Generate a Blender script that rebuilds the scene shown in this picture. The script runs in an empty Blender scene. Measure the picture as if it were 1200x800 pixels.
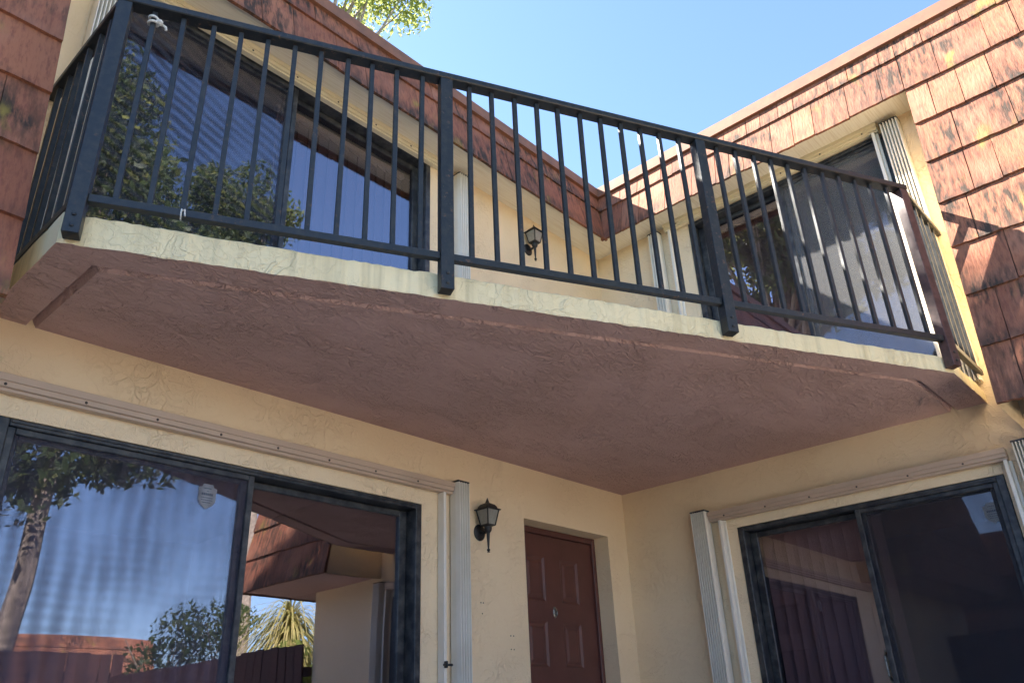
import bpy, bmesh, math, random
from mathutils import Vector, Matrix

random.seed(7)
S = bpy.context.scene
COL = S.collection
R = math.radians

# ------------------------------------------------------------------ camera
cam_d = bpy.data.cameras.new("camera")
cam_d.sensor_width = 36.0
cam_d.lens = 27.972
cam_d.clip_start = 0.05
cam_d.clip_end = 2000
cam = bpy.data.objects.new("camera", cam_d)
COL.objects.link(cam)


def camera_matrix():
    f = 932.395
    ax = Vector((1539 - 600, 811 - 400, f)).normalized()     # world +X in camera axes (x right, y down, z forward)
    ay = Vector((-546 - 600, 903 - 400, f)).normalized()
    ay = (ay - ax * ay.dot(ax)).normalized()
    az = ax.cross(ay)
    if az.y > 0:
        az = -az
    right = Vector((ax.x, ay.x, az.x))
    down = Vector((ax.y, ay.y, az.y))
    fwd = Vector((ax.z, ay.z, az.z))
    m = Matrix((right, -down, -fwd)).transposed().to_4x4()
    m.translation = (-4.969, -3.370, 0.901)
    return m


cam.matrix_world = camera_matrix()
S.camera = cam

# ------------------------------------------------------------------ light
SUN = Vector((-0.425, 0.985, 1.0)).normalized()              # towards the sun
sun_el = math.asin(SUN.z)
sun_rot = math.atan2(SUN.x, SUN.y)
w = bpy.data.worlds.new("World")
S.world = w
w.use_nodes = True
wn = w.node_tree
wn.nodes.clear()
sky = wn.nodes.new("ShaderNodeTexSky")
sky.sky_type = 'NISHITA'
sky.sun_disc = False
sky.sun_elevation = sun_el
sky.sun_rotation = sun_rot
sky.air_density = 0.8
sky.dust_density = 0.25
sky.ozone_density = 2.6
bg = wn.nodes.new("ShaderNodeBackground")
bg.inputs[1].default_value = 0.086
wo = wn.nodes.new("ShaderNodeOutputWorld")
wn.links.new(sky.outputs[0], bg.inputs[0])
wn.links.new(bg.outputs[0], wo.inputs[0])

sd = bpy.data.lights.new("sun", 'SUN')
sd.energy = 4.9
sd.angle = R(0.53)
sd.color = (1.0, 0.94, 0.84)
so = bpy.data.objects.new("sun", sd)
COL.objects.link(so)
so.rotation_euler = SUN.to_track_quat('Z', 'Y').to_euler()

S.view_settings.view_transform = 'Standard'
S.view_settings.look = 'None'
S.view_settings.gamma = 1.0
S.view_settings.use_curve_mapping = False
S.view_settings.exposure = 2.65

# ------------------------------------------------------------------ materials


class NT:
    def __init__(self, name):
        self.m = bpy.data.materials.new(name)
        self.m.use_nodes = True
        self.t = self.m.node_tree
        self.t.nodes.clear()
        self.out = self.n("ShaderNodeOutputMaterial")

    def n(self, kind, **kw):
        nd = self.t.nodes.new(kind)
        for k, v in kw.items():
            if k.startswith("i_"):
                key = k[2:].replace("_", " ")
                nd.inputs[key].default_value = v
            else:
                setattr(nd, k, v)
        return nd

    def l(self, a, b):
        self.t.links.new(a, b)

    def coord(self, scale=(1, 1, 1), rot=(0, 0, 0), rnd=False):
        g = self.n("ShaderNodeNewGeometry")
        v = g.outputs["Position"]
        if rnd:
            oi = self.n("ShaderNodeObjectInfo")
            ad = self.n("ShaderNodeVectorMath", operation='MULTIPLY_ADD')
            self.l(oi.outputs["Random"], ad.inputs[0])
            ad.inputs[1].default_value = (37.0, 23.0, 11.0)
            self.l(v, ad.inputs[2])
            v = ad.outputs[0]
        mp = self.n("ShaderNodeMapping")
        mp.inputs["Scale"].default_value = scale
        mp.inputs["Rotation"].default_value = rot
        self.l(v, mp.inputs[0])
        return mp.outputs[0]

    def noise(self, vec, scale=5, detail=4, rough=0.55, dist=0.0):
        n = self.n("ShaderNodeTexNoise")
        n.inputs["Scale"].default_value = scale
        n.inputs["Detail"].default_value = detail
        n.inputs["Roughness"].default_value = rough
        n.inputs["Distortion"].default_value = dist
        if vec is not None:
            self.l(vec, n.inputs["Vector"])
        return n.outputs["Fac"]

    def ramp(self, fac, stops, interp='LINEAR'):
        r = self.n("ShaderNodeValToRGB")
        r.color_ramp.interpolation = interp
        e = r.color_ramp.elements
        while len(e) > 1:
            e.remove(e[-1])
        first = True
        for p, c in stops:
            if isinstance(c, (int, float)):
                c = (c, c, c)
            if first:
                e[0].position = p
                e[0].color = (*c, 1)
                first = False
            else:
                k = e.new(p)
                k.color = (*c, 1)
        self.l(fac, r.inputs[0])
        return r.outputs[0]

    def mix(self, a, b, fac, mode='MIX'):
        m = self.n("ShaderNodeMix", data_type='RGBA', blend_type=mode)
        for sock, v in ((m.inputs["Factor"], fac), (m.inputs["A"], a), (m.inputs["B"], b)):
            pass
        cs = [s for s in m.inputs if s.type == 'RGBA']
        fs = m.inputs[0]
        for s, v in ((fs, fac), (cs[0], a), (cs[1], b)):
            if isinstance(v, (int, float)):
                s.default_value = v if s is fs else (v, v, v, 1)
            elif isinstance(v, tuple):
                s.default_value = (*v, 1)
            else:
                self.l(v, s)
        return [o for o in m.outputs if o.type == 'RGBA'][0]

    def math(self, op, a, b=None, clamp=False):
        m = self.n("ShaderNodeMath", operation=op)
        m.use_clamp = clamp
        for i, v in enumerate((a, b)):
            if v is None:
                continue
            if isinstance(v, (int, float)):
                m.inputs[i].default_value = v
            else:
                self.l(v, m.inputs[i])
        return m.outputs[0]

    def bsdf(self, color=None, rough=0.6, metal=0.0, spec=0.5, bump=None, bstr=0.3, bdist=0.01):
        p = self.n("ShaderNodeBsdfPrincipled")
        p.inputs["Metallic"].default_value = metal
        p.inputs["Specular IOR Level"].default_value = spec
        if isinstance(color, tuple):
            p.inputs["Base Color"].default_value = (*color, 1)
        elif color is not None:
            self.l(color, p.inputs["Base Color"])
        if isinstance(rough, (int, float)):
            p.inputs["Roughness"].default_value = rough
        else:
            self.l(rough, p.inputs["Roughness"])
        if bump is not None:
            b = self.n("ShaderNodeBump")
            b.inputs["Strength"].default_value = bstr
            b.inputs["Distance"].default_value = bdist
            self.l(bump, b.inputs["Height"])
            self.l(b.outputs[0], p.inputs["Normal"])
        return p

    def done(self, sh):
        self.l(sh if not hasattr(sh, "outputs") else sh.outputs[0], self.out.inputs[0])
        return self.m


def stucco(name, base, dirt, scale=14.0, stretch=(1, 1, 1), rot=(0, 0, 0), bdist=0.006, stain=0.25, amount=0.3, cover=0.5, streak=0.0):
    """trowelled stucco: thin raised ridges all over, denser in places, on a fine sandy grain"""
    t = NT(name)
    v = t.coord(stretch, rot)
    n1 = t.noise(v, scale, 2, 0.5, 0.9)
    r1 = t.ramp(n1, [(0.40, 0.0), (0.47, 0.25), (0.50, 1.0), (0.515, 0.35), (0.60, 0.15), (0.75, 0.0)])
    n2 = t.noise(v, scale * 2.3, 2, 0.5, 0.8)
    r2 = t.ramp(n2, [(0.44, 0.0), (0.50, 0.8), (0.53, 0.15), (0.70, 0.0)])
    n3 = t.noise(v, scale * 4.1, 2, 0.6, 0.4)
    patch = t.ramp(t.noise(t.coord(stretch, rot), scale * 0.22, 3), [(0.36, 1 - cover), (0.62, 1.0)])
    rg = t.math('MULTIPLY', t.math('ADD', r1, t.math('MULTIPLY', r2, 0.6)), patch)
    g = t.coord()
    grain = t.noise(g, 210, 2)
    und = t.noise(g, 2.6, 2)
    h = t.math('ADD', rg, t.math('ADD', t.math('MULTIPLY', n3, 0.45), t.math('MULTIPLY', grain, 0.22)))
    h = t.math('ADD', h, t.math('MULTIPLY', und, 1.2))
    big = t.ramp(t.noise(g, 0.9, 5, 0.62), [(0.38, 0.0), (0.72, 1.0)])
    c = t.mix(base, dirt, t.math('MULTIPLY', big, stain))
    pit = t.ramp(n2, [(0.425, 0.0), (0.44, 1.0), (0.455, 0.0)])
    c = t.mix(c, dirt, t.math('MULTIPLY', t.math('MULTIPLY', pit, patch), amount))
    if streak:
        sv = t.noise(t.coord((16, 16, 0.8)), 1.0, 4, 0.6)
        c = t.mix(c, (0.42, 0.34, 0.18), t.math('MULTIPLY', t.ramp(sv, [(0.50, 0.0), (0.74, 1.0)]), streak))
    return t.done(t.bsdf(c, 0.70, spec=0.35, bump=h, bstr=1.0, bdist=bdist))


M = {}
M['wall'] = stucco("cream_stucco", (0.89, 0.715, 0.475), (0.74, 0.53, 0.30), 12.0, bdist=0.0042, stain=0.35, amount=0.16, cover=0.88)
M['slab_edge'] = stucco("pale_cream_stucco", (0.90, 0.76, 0.47), (0.58, 0.45, 0.23), 13.0, bdist=0.0036, stain=0.35, amount=0.30, cover=0.85, streak=0.55)
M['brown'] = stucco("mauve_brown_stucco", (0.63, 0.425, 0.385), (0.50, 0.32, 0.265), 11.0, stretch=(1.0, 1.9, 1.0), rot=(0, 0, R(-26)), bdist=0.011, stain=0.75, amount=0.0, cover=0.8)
M['eave'] = None


def eave_mat():
    t = NT("eave_painted_plywood")
    g = t.noise(t.coord((2.0, 60.0, 60.0)), 2.0, 4)
    c = t.mix((0.86, 0.79, 0.63), (0.74, 0.65, 0.47), t.ramp(g, [(0.45, 0), (0.7, 1)]))
    return t.done(t.bsdf(c, 0.65, bump=g, bstr=0.35, bdist=0.004))


M['eave'] = eave_mat()


def shingle_mat(name, a, b, mould):
    t = NT(name)
    oi = t.n("ShaderNodeObjectInfo")
    rnd = oi.outputs["Random"]
    grain = t.noise(t.coord((70, 70, 1.3), rnd=True), 1.0, 5, 0.66)
    blot = t.noise(t.coord((3, 3, 3), rnd=True), 1.0, 4)
    c = t.mix(a, b, rnd)
    c = t.mix(c, t.mix(c, (0.16, 0.055, 0.04), 1.0), t.math('MULTIPLY', t.ramp(grain, [(0.46, 0.0), (0.64, 1.0)]), 0.62))
    c = t.mix(c, (0.42, 0.20, 0.125), t.math('MULTIPLY', t.ramp(blot, [(0.48, 0), (0.70, 1)]), 0.55))
    # mould: vertical black streaks on some shingles, lichen on a few
    st = t.noise(t.coord((30, 30, 0.9), rnd=True), 1.0, 4, 0.65)
    sel = t.ramp(t.math('FRACT', t.math('MULTIPLY', rnd, 7.31)), [(0.55, 0.0), (0.95, 1.0)])
    zone = t.ramp(t.noise(t.coord((1.7, 1.7, 2.4)), 1.0, 3), [(0.46, 0.0), (0.58, 1.0)])
    sm = t.math('MULTIPLY', t.ramp(st, [(0.43, 0.0), (0.60, 1.0)]), t.math('MAXIMUM', t.math('MULTIPLY', sel, 0.65), t.math('MULTIPLY', zone, 1.0)))
    c = t.mix(c, (0.035, 0.03, 0.022), t.math('MULTIPLY', sm, mould))
    tc = t.n("ShaderNodeTexCoord")
    sx = t.n("ShaderNodeSeparateXYZ")
    t.l(tc.outputs["Generated"], sx.inputs[0])
    butt = t.ramp(sx.outputs["Y"], [(0.0, 1.0), (0.10, 0.75), (0.34, 0.0)])
    bz = t.ramp(t.noise(t.coord((1.1, 1.1, 1.6)), 1.0, 2), [(0.40, 0.0), (0.56, 1.0)])
    bn = t.ramp(t.noise(t.coord((30, 30, 9)), 1.0, 4, 0.6), [(0.36, 0.0), (0.56, 1.0)])
    c = t.mix(c, (0.045, 0.038, 0.032), t.math('MULTIPLY', t.math('MULTIPLY', butt, bz), t.math('MULTIPLY', bn, 0.85)))
    ln = t.noise(t.coord((9, 9, 5)), 1.0, 5, 0.6)
    lz = t.ramp(t.noise(t.coord((2.1, 2.1, 2.1)), 1.3, 2), [(0.53, 0.0), (0.65, 1.0)])
    lich = t.math('MULTIPLY', t.ramp(ln, [(0.52, 0.0), (0.66, 1.0)]), lz)
    c = t.mix(c, (0.36, 0.28, 0.055), t.math('MULTIPLY', lich, 0.65))
    return t.done(t.bsdf(c, 0.78, spec=0.3, bump=t.math('ADD', grain, t.math('MULTIPLY', st, 0.6)), bstr=0.7, bdist=0.006))


M['shingle'] = shingle_mat("painted_cedar_shingle", (0.38, 0.150, 0.080), (0.28, 0.105, 0.060), 0.92)


def simple(name, color, rough=0.5, metal=0.0, spec=0.5, var=0.15, scale=12, bstr=0.15, bdist=0.003, dark=None):
    t = NT(name)
    n = t.noise(t.coord(), scale, 5, 0.6)
    d = dark or tuple(x * (1 - 2.2 * var) for x in color)
    c = t.mix(color, d, t.ramp(n, [(0.40, 0.0), (0.72, 1.0)]))
    rr = t.math('ADD', rough - 0.08, t.math('MULTIPLY', n, 0.16))
    return t.done(t.bsdf(c, rr, metal, spec, bump=n, bstr=bstr, bdist=bdist))


M['rail'] = simple("black_gloss_rail_paint", (0.014, 0.017, 0.020), 0.40, spec=0.5, var=0.3, scale=35, bstr=0.3, dark=(0.030, 0.029, 0.026))


def rail_paint():
    t = NT("black_gloss_rail_paint")
    n = t.noise(t.coord(), 35, 4, 0.6)
    c = t.mix((0.014, 0.017, 0.020), (0.034, 0.033, 0.030), t.ramp(n, [(0.42, 0), (0.72, 1)]))
    chip = t.math('MULTIPLY', t.ramp(t.noise(t.coord(), 42, 5, 0.7), [(0.60, 0), (0.66, 1)]), t.ramp(t.noise(t.coord(), 3.0, 2), [(0.45, 0), (0.62, 1)]))
    c = t.mix(c, (0.16, 0.085, 0.045), t.math('MULTIPLY', chip, 0.8))
    rr = t.math('ADD', 0.30, t.math('MULTIPLY', t.math('ADD', n, chip), 0.25))
    return t.done(t.bsdf(c, rr, 0.0, 0.5, bump=t.math('SUBTRACT', n, chip), bstr=0.35, bdist=0.003))


M['rail'] = rail_paint()
M['rust'] = simple("primed_brown_post", (0.105, 0.050, 0.045), 0.5, var=0.25, scale=30)
M['lantern'] = simple("black_cast_metal", (0.018, 0.018, 0.02), 0.45, var=0.2, scale=60)
M['frame'] = simple("dark_bronze_aluminium", (0.014, 0.017, 0.024), 0.42, spec=0.5, var=0.25, scale=16, dark=(0.085, 0.088, 0.085))
M['shutter'] = simple("off_white_aluminium", (0.82, 0.78, 0.69), 0.42, var=0.04, scale=4, bstr=0.05, dark=(0.72, 0.67, 0.57))
M['track'] = simple("beige_track_aluminium", (0.56, 0.42, 0.31), 0.5, var=0.06, scale=4, bstr=0.05)
M['track_pale'] = simple("cream_track_aluminium", (0.80, 0.70, 0.48), 0.5, var=0.05, scale=5)
M['cap'] = simple("roof_cap_board", (0.26, 0.115, 0.064), 0.75, var=0.2, scale=9, dark=(0.17, 0.09, 0.06))
M['door'] = simple("maroon_door_paint", (0.118, 0.044, 0.036), 0.42, spec=0.5, var=0.08, scale=9)
M['metal'] = simple("tarnished_metal", (0.32, 0.32, 0.30), 0.35, metal=0.9, var=0.3, scale=90)
M['screw'] = simple("dark_screw", (0.05, 0.04, 0.035), 0.5, var=0.2, scale=50)
M['blind'] = simple("mauve_vinyl_blind", (0.36, 0.27, 0.265), 0.55, var=0.06, scale=3)
M['blind_dark'] = simple("slate_vinyl_blind", (0.16, 0.14, 0.15), 0.55, var=0.06, scale=3)
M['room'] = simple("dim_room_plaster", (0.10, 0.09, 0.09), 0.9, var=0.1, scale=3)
M['cord'] = simple("white_cord", (0.75, 0.74, 0.70), 0.8, var=0.2, scale=80)
M['fence'] = None
M['concrete'] = stucco("patio_concrete", (0.78, 0.69, 0.56), (0.70, 0.61, 0.48), 5.0, bdist=0.003, stain=0.6)
M['roof'] = simple("roof_gravel", (0.30, 0.27, 0.24), 0.9, var=0.2, scale=30)
M['decal'] = simple("decal_silver_film", (0.55, 0.58, 0.60), 0.4, var=0.1)
M['ink'] = simple("decal_blue_ink", (0.10, 0.16, 0.24), 0.5, var=0.1)
M['bark'] = simple("grey_brown_bark", (0.34, 0.27, 0.21), 0.9, var=0.25, scale=14, bstr=0.8, bdist=0.03)
M['soil'] = simple("grass_ground", (0.07, 0.095, 0.035), 0.95, var=0.3, scale=6, dark=(0.12, 0.10, 0.05))


def fence_mat():
    t = NT("stained_fence_board")
    oi = t.n("ShaderNodeObjectInfo")
    g = t.noise(t.coord((25, 25, 1.2), rnd=True), 1.0, 5)
    c = t.mix((0.075, 0.032, 0.030), (0.050, 0.023, 0.024), oi.outputs["Random"])
    c = t.mix(c, (0.035, 0.02, 0.018), t.ramp(g, [(0.5, 0), (0.75, 1)]))
    return t.done(t.bsdf(c, 0.8, bump=g, bstr=0.5, bdist=0.004))


M['fence'] = fence_mat()


def glass_mat(name, f0, tint):
    t = NT(name)
    lw = t.n("ShaderNodeLayerWeight")
    lw.inputs["Blend"].default_value = 0.5
    p5 = t.math('POWER', lw.outputs["Facing"], 4.0)
    fac = t.math('ADD', t.math('MULTIPLY', p5, 1 - f0), f0)
    wob = t.noise(t.coord((1.1, 1.1, 1.1)), 1.0, 1)
    b = t.n("ShaderNodeBump")
    b.inputs["Strength"].default_value = 0.12
    b.inputs["Distance"].default_value = 0.02
    t.l(wob, b.inputs["Height"])
    g = t.n("ShaderNodeBsdfGlossy")
    g.inputs["Roughness"].default_value = 0.0
    g.inputs["Color"].default_value = (0.86, 0.87, 1.0, 1)
    t.l(b.outputs[0], g.inputs["Normal"])
    tr = t.n("ShaderNodeBsdfTransparent")
    tr.inputs["Color"].default_value = (*tint, 1)
    mx = t.n("ShaderNodeMixShader")
    t.l(fac, mx.inputs[0])
    t.l(tr.outputs[0], mx.inputs[1])
    t.l(g.outputs[0], mx.inputs[2])
    return t.done(mx)


M['glass'] = glass_mat("tinted_reflective_glass", 0.20, (0.74, 0.70, 0.72))
M['glass_low'] = glass_mat("tinted_shaded_glass", 0.11, (0.76, 0.72, 0.74))


def haze_glass():
    t = NT("frosted_lamp_glass")
    n = t.noise(t.coord((1, 1, 1)), 60, 2)
    c = t.mix((0.70, 0.69, 0.62), (0.45, 0.44, 0.38), n)
    p = t.bsdf(c, 0.25)
    p.inputs["Transmission Weight"].default_value = 0.0
    tl = t.n("ShaderNodeBsdfTranslucent")
    t.l(c, tl.inputs[0])
    tr = t.n("ShaderNodeBsdfTransparent")
    m1 = t.n("ShaderNodeMixShader"); m1.inputs[0].default_value = 0.45
    t.l(p.outputs[0], m1.inputs[1]); t.l(tl.outputs[0], m1.inputs[2])
    m2 = t.n("ShaderNodeMixShader"); m2.inputs[0].default_value = 0.35
    t.l(m1.outputs[0], m2.inputs[1]); t.l(tr.outputs[0], m2.inputs[2])
    return t.done(m2)


M['lampglass'] = haze_glass()


def screen_mat(name, rot, scale, lo, hi, col=(0.23, 0.23, 0.235), grain=0.14, cross=0.2):  # moire of mesh and its reflection, painted in as waves of opacity
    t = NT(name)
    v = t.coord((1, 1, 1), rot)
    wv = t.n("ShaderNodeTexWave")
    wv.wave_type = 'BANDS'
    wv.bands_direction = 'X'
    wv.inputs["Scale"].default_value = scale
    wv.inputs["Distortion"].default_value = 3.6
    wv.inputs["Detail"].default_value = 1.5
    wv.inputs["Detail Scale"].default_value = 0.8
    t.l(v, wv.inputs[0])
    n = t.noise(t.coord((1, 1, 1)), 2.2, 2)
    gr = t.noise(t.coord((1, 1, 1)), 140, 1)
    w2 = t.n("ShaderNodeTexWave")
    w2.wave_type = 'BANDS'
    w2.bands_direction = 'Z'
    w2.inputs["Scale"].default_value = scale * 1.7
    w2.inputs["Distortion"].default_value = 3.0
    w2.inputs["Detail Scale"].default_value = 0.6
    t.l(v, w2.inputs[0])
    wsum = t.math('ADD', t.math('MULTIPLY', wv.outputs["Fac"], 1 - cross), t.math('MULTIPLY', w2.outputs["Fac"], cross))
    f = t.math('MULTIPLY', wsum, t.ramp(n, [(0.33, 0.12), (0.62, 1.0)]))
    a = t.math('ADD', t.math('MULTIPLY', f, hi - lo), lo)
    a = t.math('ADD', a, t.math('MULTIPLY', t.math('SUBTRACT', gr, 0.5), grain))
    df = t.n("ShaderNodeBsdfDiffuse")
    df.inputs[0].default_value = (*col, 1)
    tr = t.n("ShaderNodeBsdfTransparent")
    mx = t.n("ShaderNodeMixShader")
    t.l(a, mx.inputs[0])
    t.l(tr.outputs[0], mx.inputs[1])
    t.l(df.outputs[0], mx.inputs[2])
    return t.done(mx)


M['screen_low'] = screen_mat("insect_screen_moire", (0, 0, 0), 4.6, 0.12, 0.40, (0.10, 0.095, 0.13), 0.0, 0.22)
M['screen_up'] = screen_mat("insect_screen_moire_fine", (0, R(68), 0), 5.2, 0.06, 0.38, (0.07, 0.075, 0.10), 0.02, 0.06)
M['screen_shaded'] = screen_mat("insect_screen_shaded", (0, 0, R(90)), 3.0, 0.28, 0.34, (0.05, 0.05, 0.06))  # darker copy of the screen: the lower door's shade is put into the colour
M['screen_sunlit'] = screen_mat("insect_screen_sunlit", (0, 0, R(90)), 3.0, 0.26, 0.32, (0.21, 0.21, 0.215))  # paler copy of the same screen, coloured for the sunlit upper door


def leaf_mat(name, a, b, transl=0.35):
    t = NT(name)
    g = t.noise(t.coord((1, 1, 1)), 1.6, 3)
    g2 = t.noise(t.coord((1, 1, 1)), 11.0, 2)
    c = t.mix(a, b, t.ramp(t.math('ADD', t.math('MULTIPLY', g, 0.5), t.math('MULTIPLY', g2, 0.5)), [(0.38, 0), (0.62, 1)]))
    d = t.bsdf(c, 0.55, spec=0.35)
    tl = t.n("ShaderNodeBsdfTranslucent")
    c2 = t.mix(c, (1.0, 1.0, 0.35), 0.35)
    t.l(c2, tl.inputs[0])
    mx = t.n("ShaderNodeMixShader")
    mx.inputs[0].default_value = transl
    t.l(d.outputs[0], mx.inputs[1])
    t.l(tl.outputs[0], mx.inputs[2])
    return t.done(mx)


M['leaf'] = leaf_mat("oak_leaves", (0.030, 0.052, 0.016), (0.065, 0.092, 0.026))
M['leaf_bright'] = leaf_mat("young_green_leaves", (0.10, 0.15, 0.028), (0.21, 0.26, 0.05), 0.5)
M['leaf_dry'] = leaf_mat("straw_palm_fronds", (0.50, 0.40, 0.17), (0.24, 0.24, 0.08), 0.35)

# ------------------------------------------------------------------ geometry helpers


class MB:
    def __init__(self):
        self.v, self.f, self.mi = [], [], []

    def add(self, vs, fs, mi=0):
        o = len(self.v)
        self.v += [tuple(p) for p in vs]
        self.f += [tuple(i + o for i in f) for f in fs]
        self.mi += [mi] * len(fs)

    def quad(self, a, b, c, d, mi=0):
        self.add([a, b, c, d], [(0, 1, 2, 3)], mi)

    def poly(self, pts, mi=0):
        self.add(pts, [tuple(range(len(pts)))], mi)

    def box(self, x0, x1, y0, y1, z0, z1, bev=0.0, mi=0):
        x0, x1 = min(x0, x1), max(x0, x1)
        y0, y1 = min(y0, y1), max(y0, y1)
        z0, z1 = min(z0, z1), max(z0, z1)
        b = min(bev, 0.45 * min(x1 - x0, y1 - y0, z1 - z0))
        if b <= 0:
            vs = [(x, y, z) for x in (x0, x1) for y in (y0, y1) for z in (z0, z1)]
            self.add(vs, [(0, 1, 3, 2), (4, 6, 7, 5), (0, 4, 5, 1), (2, 3, 7, 6), (0, 2, 6, 4), (1, 5, 7, 3)], mi)
            return
        bm = bmesh.new()
        bmesh.ops.create_cube(bm, size=1)
        for q in bm.verts:
            q.co = Vector(((x0 + x1) / 2 + q.co.x * (x1 - x0), (y0 + y1) / 2 + q.co.y * (y1 - y0), (z0 + z1) / 2 + q.co.z * (z1 - z0)))
        bmesh.ops.bevel(bm, geom=bm.edges[:], offset=b, segments=1, affect='EDGES')
        bm.verts.index_update()
        self.add([q.co[:] for q in bm.verts], [[q.index for q in f.verts] for f in bm.faces], mi)
        bm.free()

    def prism(self, pts, ext, mi=0):
        """closed polygon pts (3D) swept by vector ext"""
        n = len(pts)
        e = Vector(ext)
        vs = [Vector(p) for p in pts] + [Vector(p) + e for p in pts]
        fs = [tuple(range(n - 1, -1, -1)), tuple(range(n, 2 * n))]
        fs += [(i, (i + 1) % n, n + (i + 1) % n, n + i) for i in range(n)]
        self.add(vs, fs, mi)

    def loft(self, rings, cap=True, mi=0):
        n = len(rings[0])
        vs = [p for r in rings for p in r]
        fs = []
        for k in range(len(rings) - 1):
            for i in range(n):
                j = (i + 1) % n
                fs.append((k * n + i, k * n + j, (k + 1) * n + j, (k + 1) * n + i))
        if cap:
            fs.append(tuple(range(n - 1, -1, -1)))
            fs.append(tuple((len(rings) - 1) * n + i for i in range(n)))
        self.add(vs, fs, mi)

    def tube(self, pts, rad, n=8, mi=0):
        pts = [Vector(p) for p in pts]
        if isinstance(rad, (int, float)):
            rad = [rad] * len(pts)
        rings = []
        up = None
        for i, p in enumerate(pts):
            d = (pts[min(i + 1, len(pts) - 1)] - pts[max(i - 1, 0)]).normalized()
            if up is None:
                up = d.orthogonal().normalized()
            up = (up - d * up.dot(d)).normalized()
            sde = d.cross(up)
            rings.append([p + (up * math.cos(2 * math.pi * k / n) + sde * math.sin(2 * math.pi * k / n)) * rad[i] for k in range(n)])
        self.loft(rings, True, mi)

    def lathe(self, c, prof, n=16, axis='Z', mi=0):
        rings = []
        for r, h in prof:
            ring = []
            for k in range(n):
                a = 2 * math.pi * k / n
                if axis == 'Z':
                    ring.append((c[0] + r * math.cos(a), c[1] + r * math.sin(a), c[2] + h))
                else:
                    ring.append((c[0] + r * math.cos(a), c[1] + h, c[2] + r * math.sin(a)))
            rings.append(ring)
        self.loft(rings, True, mi)

    def build(self, name, mat, parent=None, smooth=False):
        me = bpy.data.meshes.new(name)
        me.from_pydata(self.v, [], self.f)
        mats = mat if isinstance(mat, (list, tuple)) else [mat]
        for m in mats:
            me.materials.append(M[m] if isinstance(m, str) else m)
        if len(mats) > 1:
            me.polygons.foreach_set("material_index", self.mi)
        bm = bmesh.new()
        bm.from_mesh(me)
        bmesh.ops.recalc_face_normals(bm, faces=bm.faces[:])
        bm.to_mesh(me)
        bm.free()
        if smooth:
            me.polygons.foreach_set("use_smooth", [True] * len(me.polygons))
        me.update()
        o = bpy.data.objects.new(name, me)
        COL.objects.link(o)
        if parent is not None:
            o.parent = parent
        return o


def tag(o, label=None, cat=None, group=None, kind=None):
    if label:
        o["label"] = label
    if cat:
        o["category"] = cat
    if group:
        o["group"] = group
    if kind:
        o["kind"] = kind
    return o


def empty(name, loc=(0, 0, 0), rz=0.0, parent=None):
    o = bpy.data.objects.new(name, None)
    o.empty_display_size = 0.1
    COL.objects.link(o)
    o.location = loc
    o.rotation_euler = (0, 0, rz)
    if parent is not None:
        o.parent = parent
    return o


def copy_obj(o, parent=None):
    c = o.copy()
    COL.objects.link(c)
    c.parent = parent
    return c


# ------------------------------------------------------------------ main dimensions (metres)
ZS = 2.45            # underside of the balcony
ZT = 2.560           # top of the balcony
ZE = 4.535           # underside of the eaves
ZM = 2.233           # lowest butt of the shingled mansard
ZC0, ZC1 = 4.984, 5.085   # roof cap
CRS = 0.3235         # shingle exposure
KL = 0.165           # lean of the mansard
XA = -4.379          # left end of the recess (wing A, wall y = 0)
YB = -2.686          # right end of the recess (wing B, wall x = 0)
XEND = -8.4          # left end of wing A
YEND = -3.75         # end of wing B lower wall
YMEND = -4.2         # end of wing B mansard
SLAB = [(-4.297, 0.0), (-4.297, -0.716), (-0.631, -2.542), (0.0, -2.542)]


def fm(z):           # mansard plane offset from the wall line
    return -0.258 - KL * (4.527 - z)


# ------------------------------------------------------------------ ground
gb = MB()
gb.quad((-400, -400, -0.02), (400, -400, -0.02), (400, 400, -0.02), (-400, 400, -0.02))
tag(gb.build("ground", 'soil'), kind="structure")
pb = MB()
pb.box(-7.2, -0.002, -8.5, -0.002, -0.15, 0.0)
tag(pb.build("patio", 'concrete'), kind="structure")

# ------------------------------------------------------------------ townhouse
house = empty("townhouse", (0, 0, 0))
tag(house, "cream stucco two storey townhouse with red shingled mansard, corner balcony slab and dark sliding doors", "house")


def wall_sheet(b, u0, u1, z0, z1, holes, P, depth):
    """wall surface with rectangular openings; P(u, d, z) -> point, d into the wall"""
    us = sorted(set([u0, u1] + [h[0] for h in holes] + [h[1] for h in holes]))
    zs = sorted(set([z0, z1] + [h[2] for h in holes] + [h[3] for h in holes]))
    us = [u for u in us if u0 <= u <= u1]
    for i in range(len(us) - 1):
        for j in range(len(zs) - 1):
            cu, cz = (us[i] + us[i + 1]) / 2, (zs[j] + zs[j + 1]) / 2
            if any(h[0] < cu < h[1] and h[2] < cz < h[3] for h in holes):
                continue
            b.quad(P(us[i], 0, zs[j]), P(us[i + 1], 0, zs[j]), P(us[i + 1], 0, zs[j + 1]), P(us[i], 0, zs[j + 1]))
    for h in holes:
        a, c, e, f = h[:4]
        dd = h[4] if len(h) > 4 else depth
        b.quad(P(a, 0, e), P(a, dd, e), P(a, dd, f), P(a, 0, f))
        b.quad(P(c, 0, e), P(c, dd, e), P(c, dd, f), P(c, 0, f))
        b.quad(P(a, 0, f), P(c, 0, f), P(c, dd, f), P(a, dd, f))
        b.quad(P(a, 0, e), P(c, 0, e), P(c, dd, e), P(a, dd, e))


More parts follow.
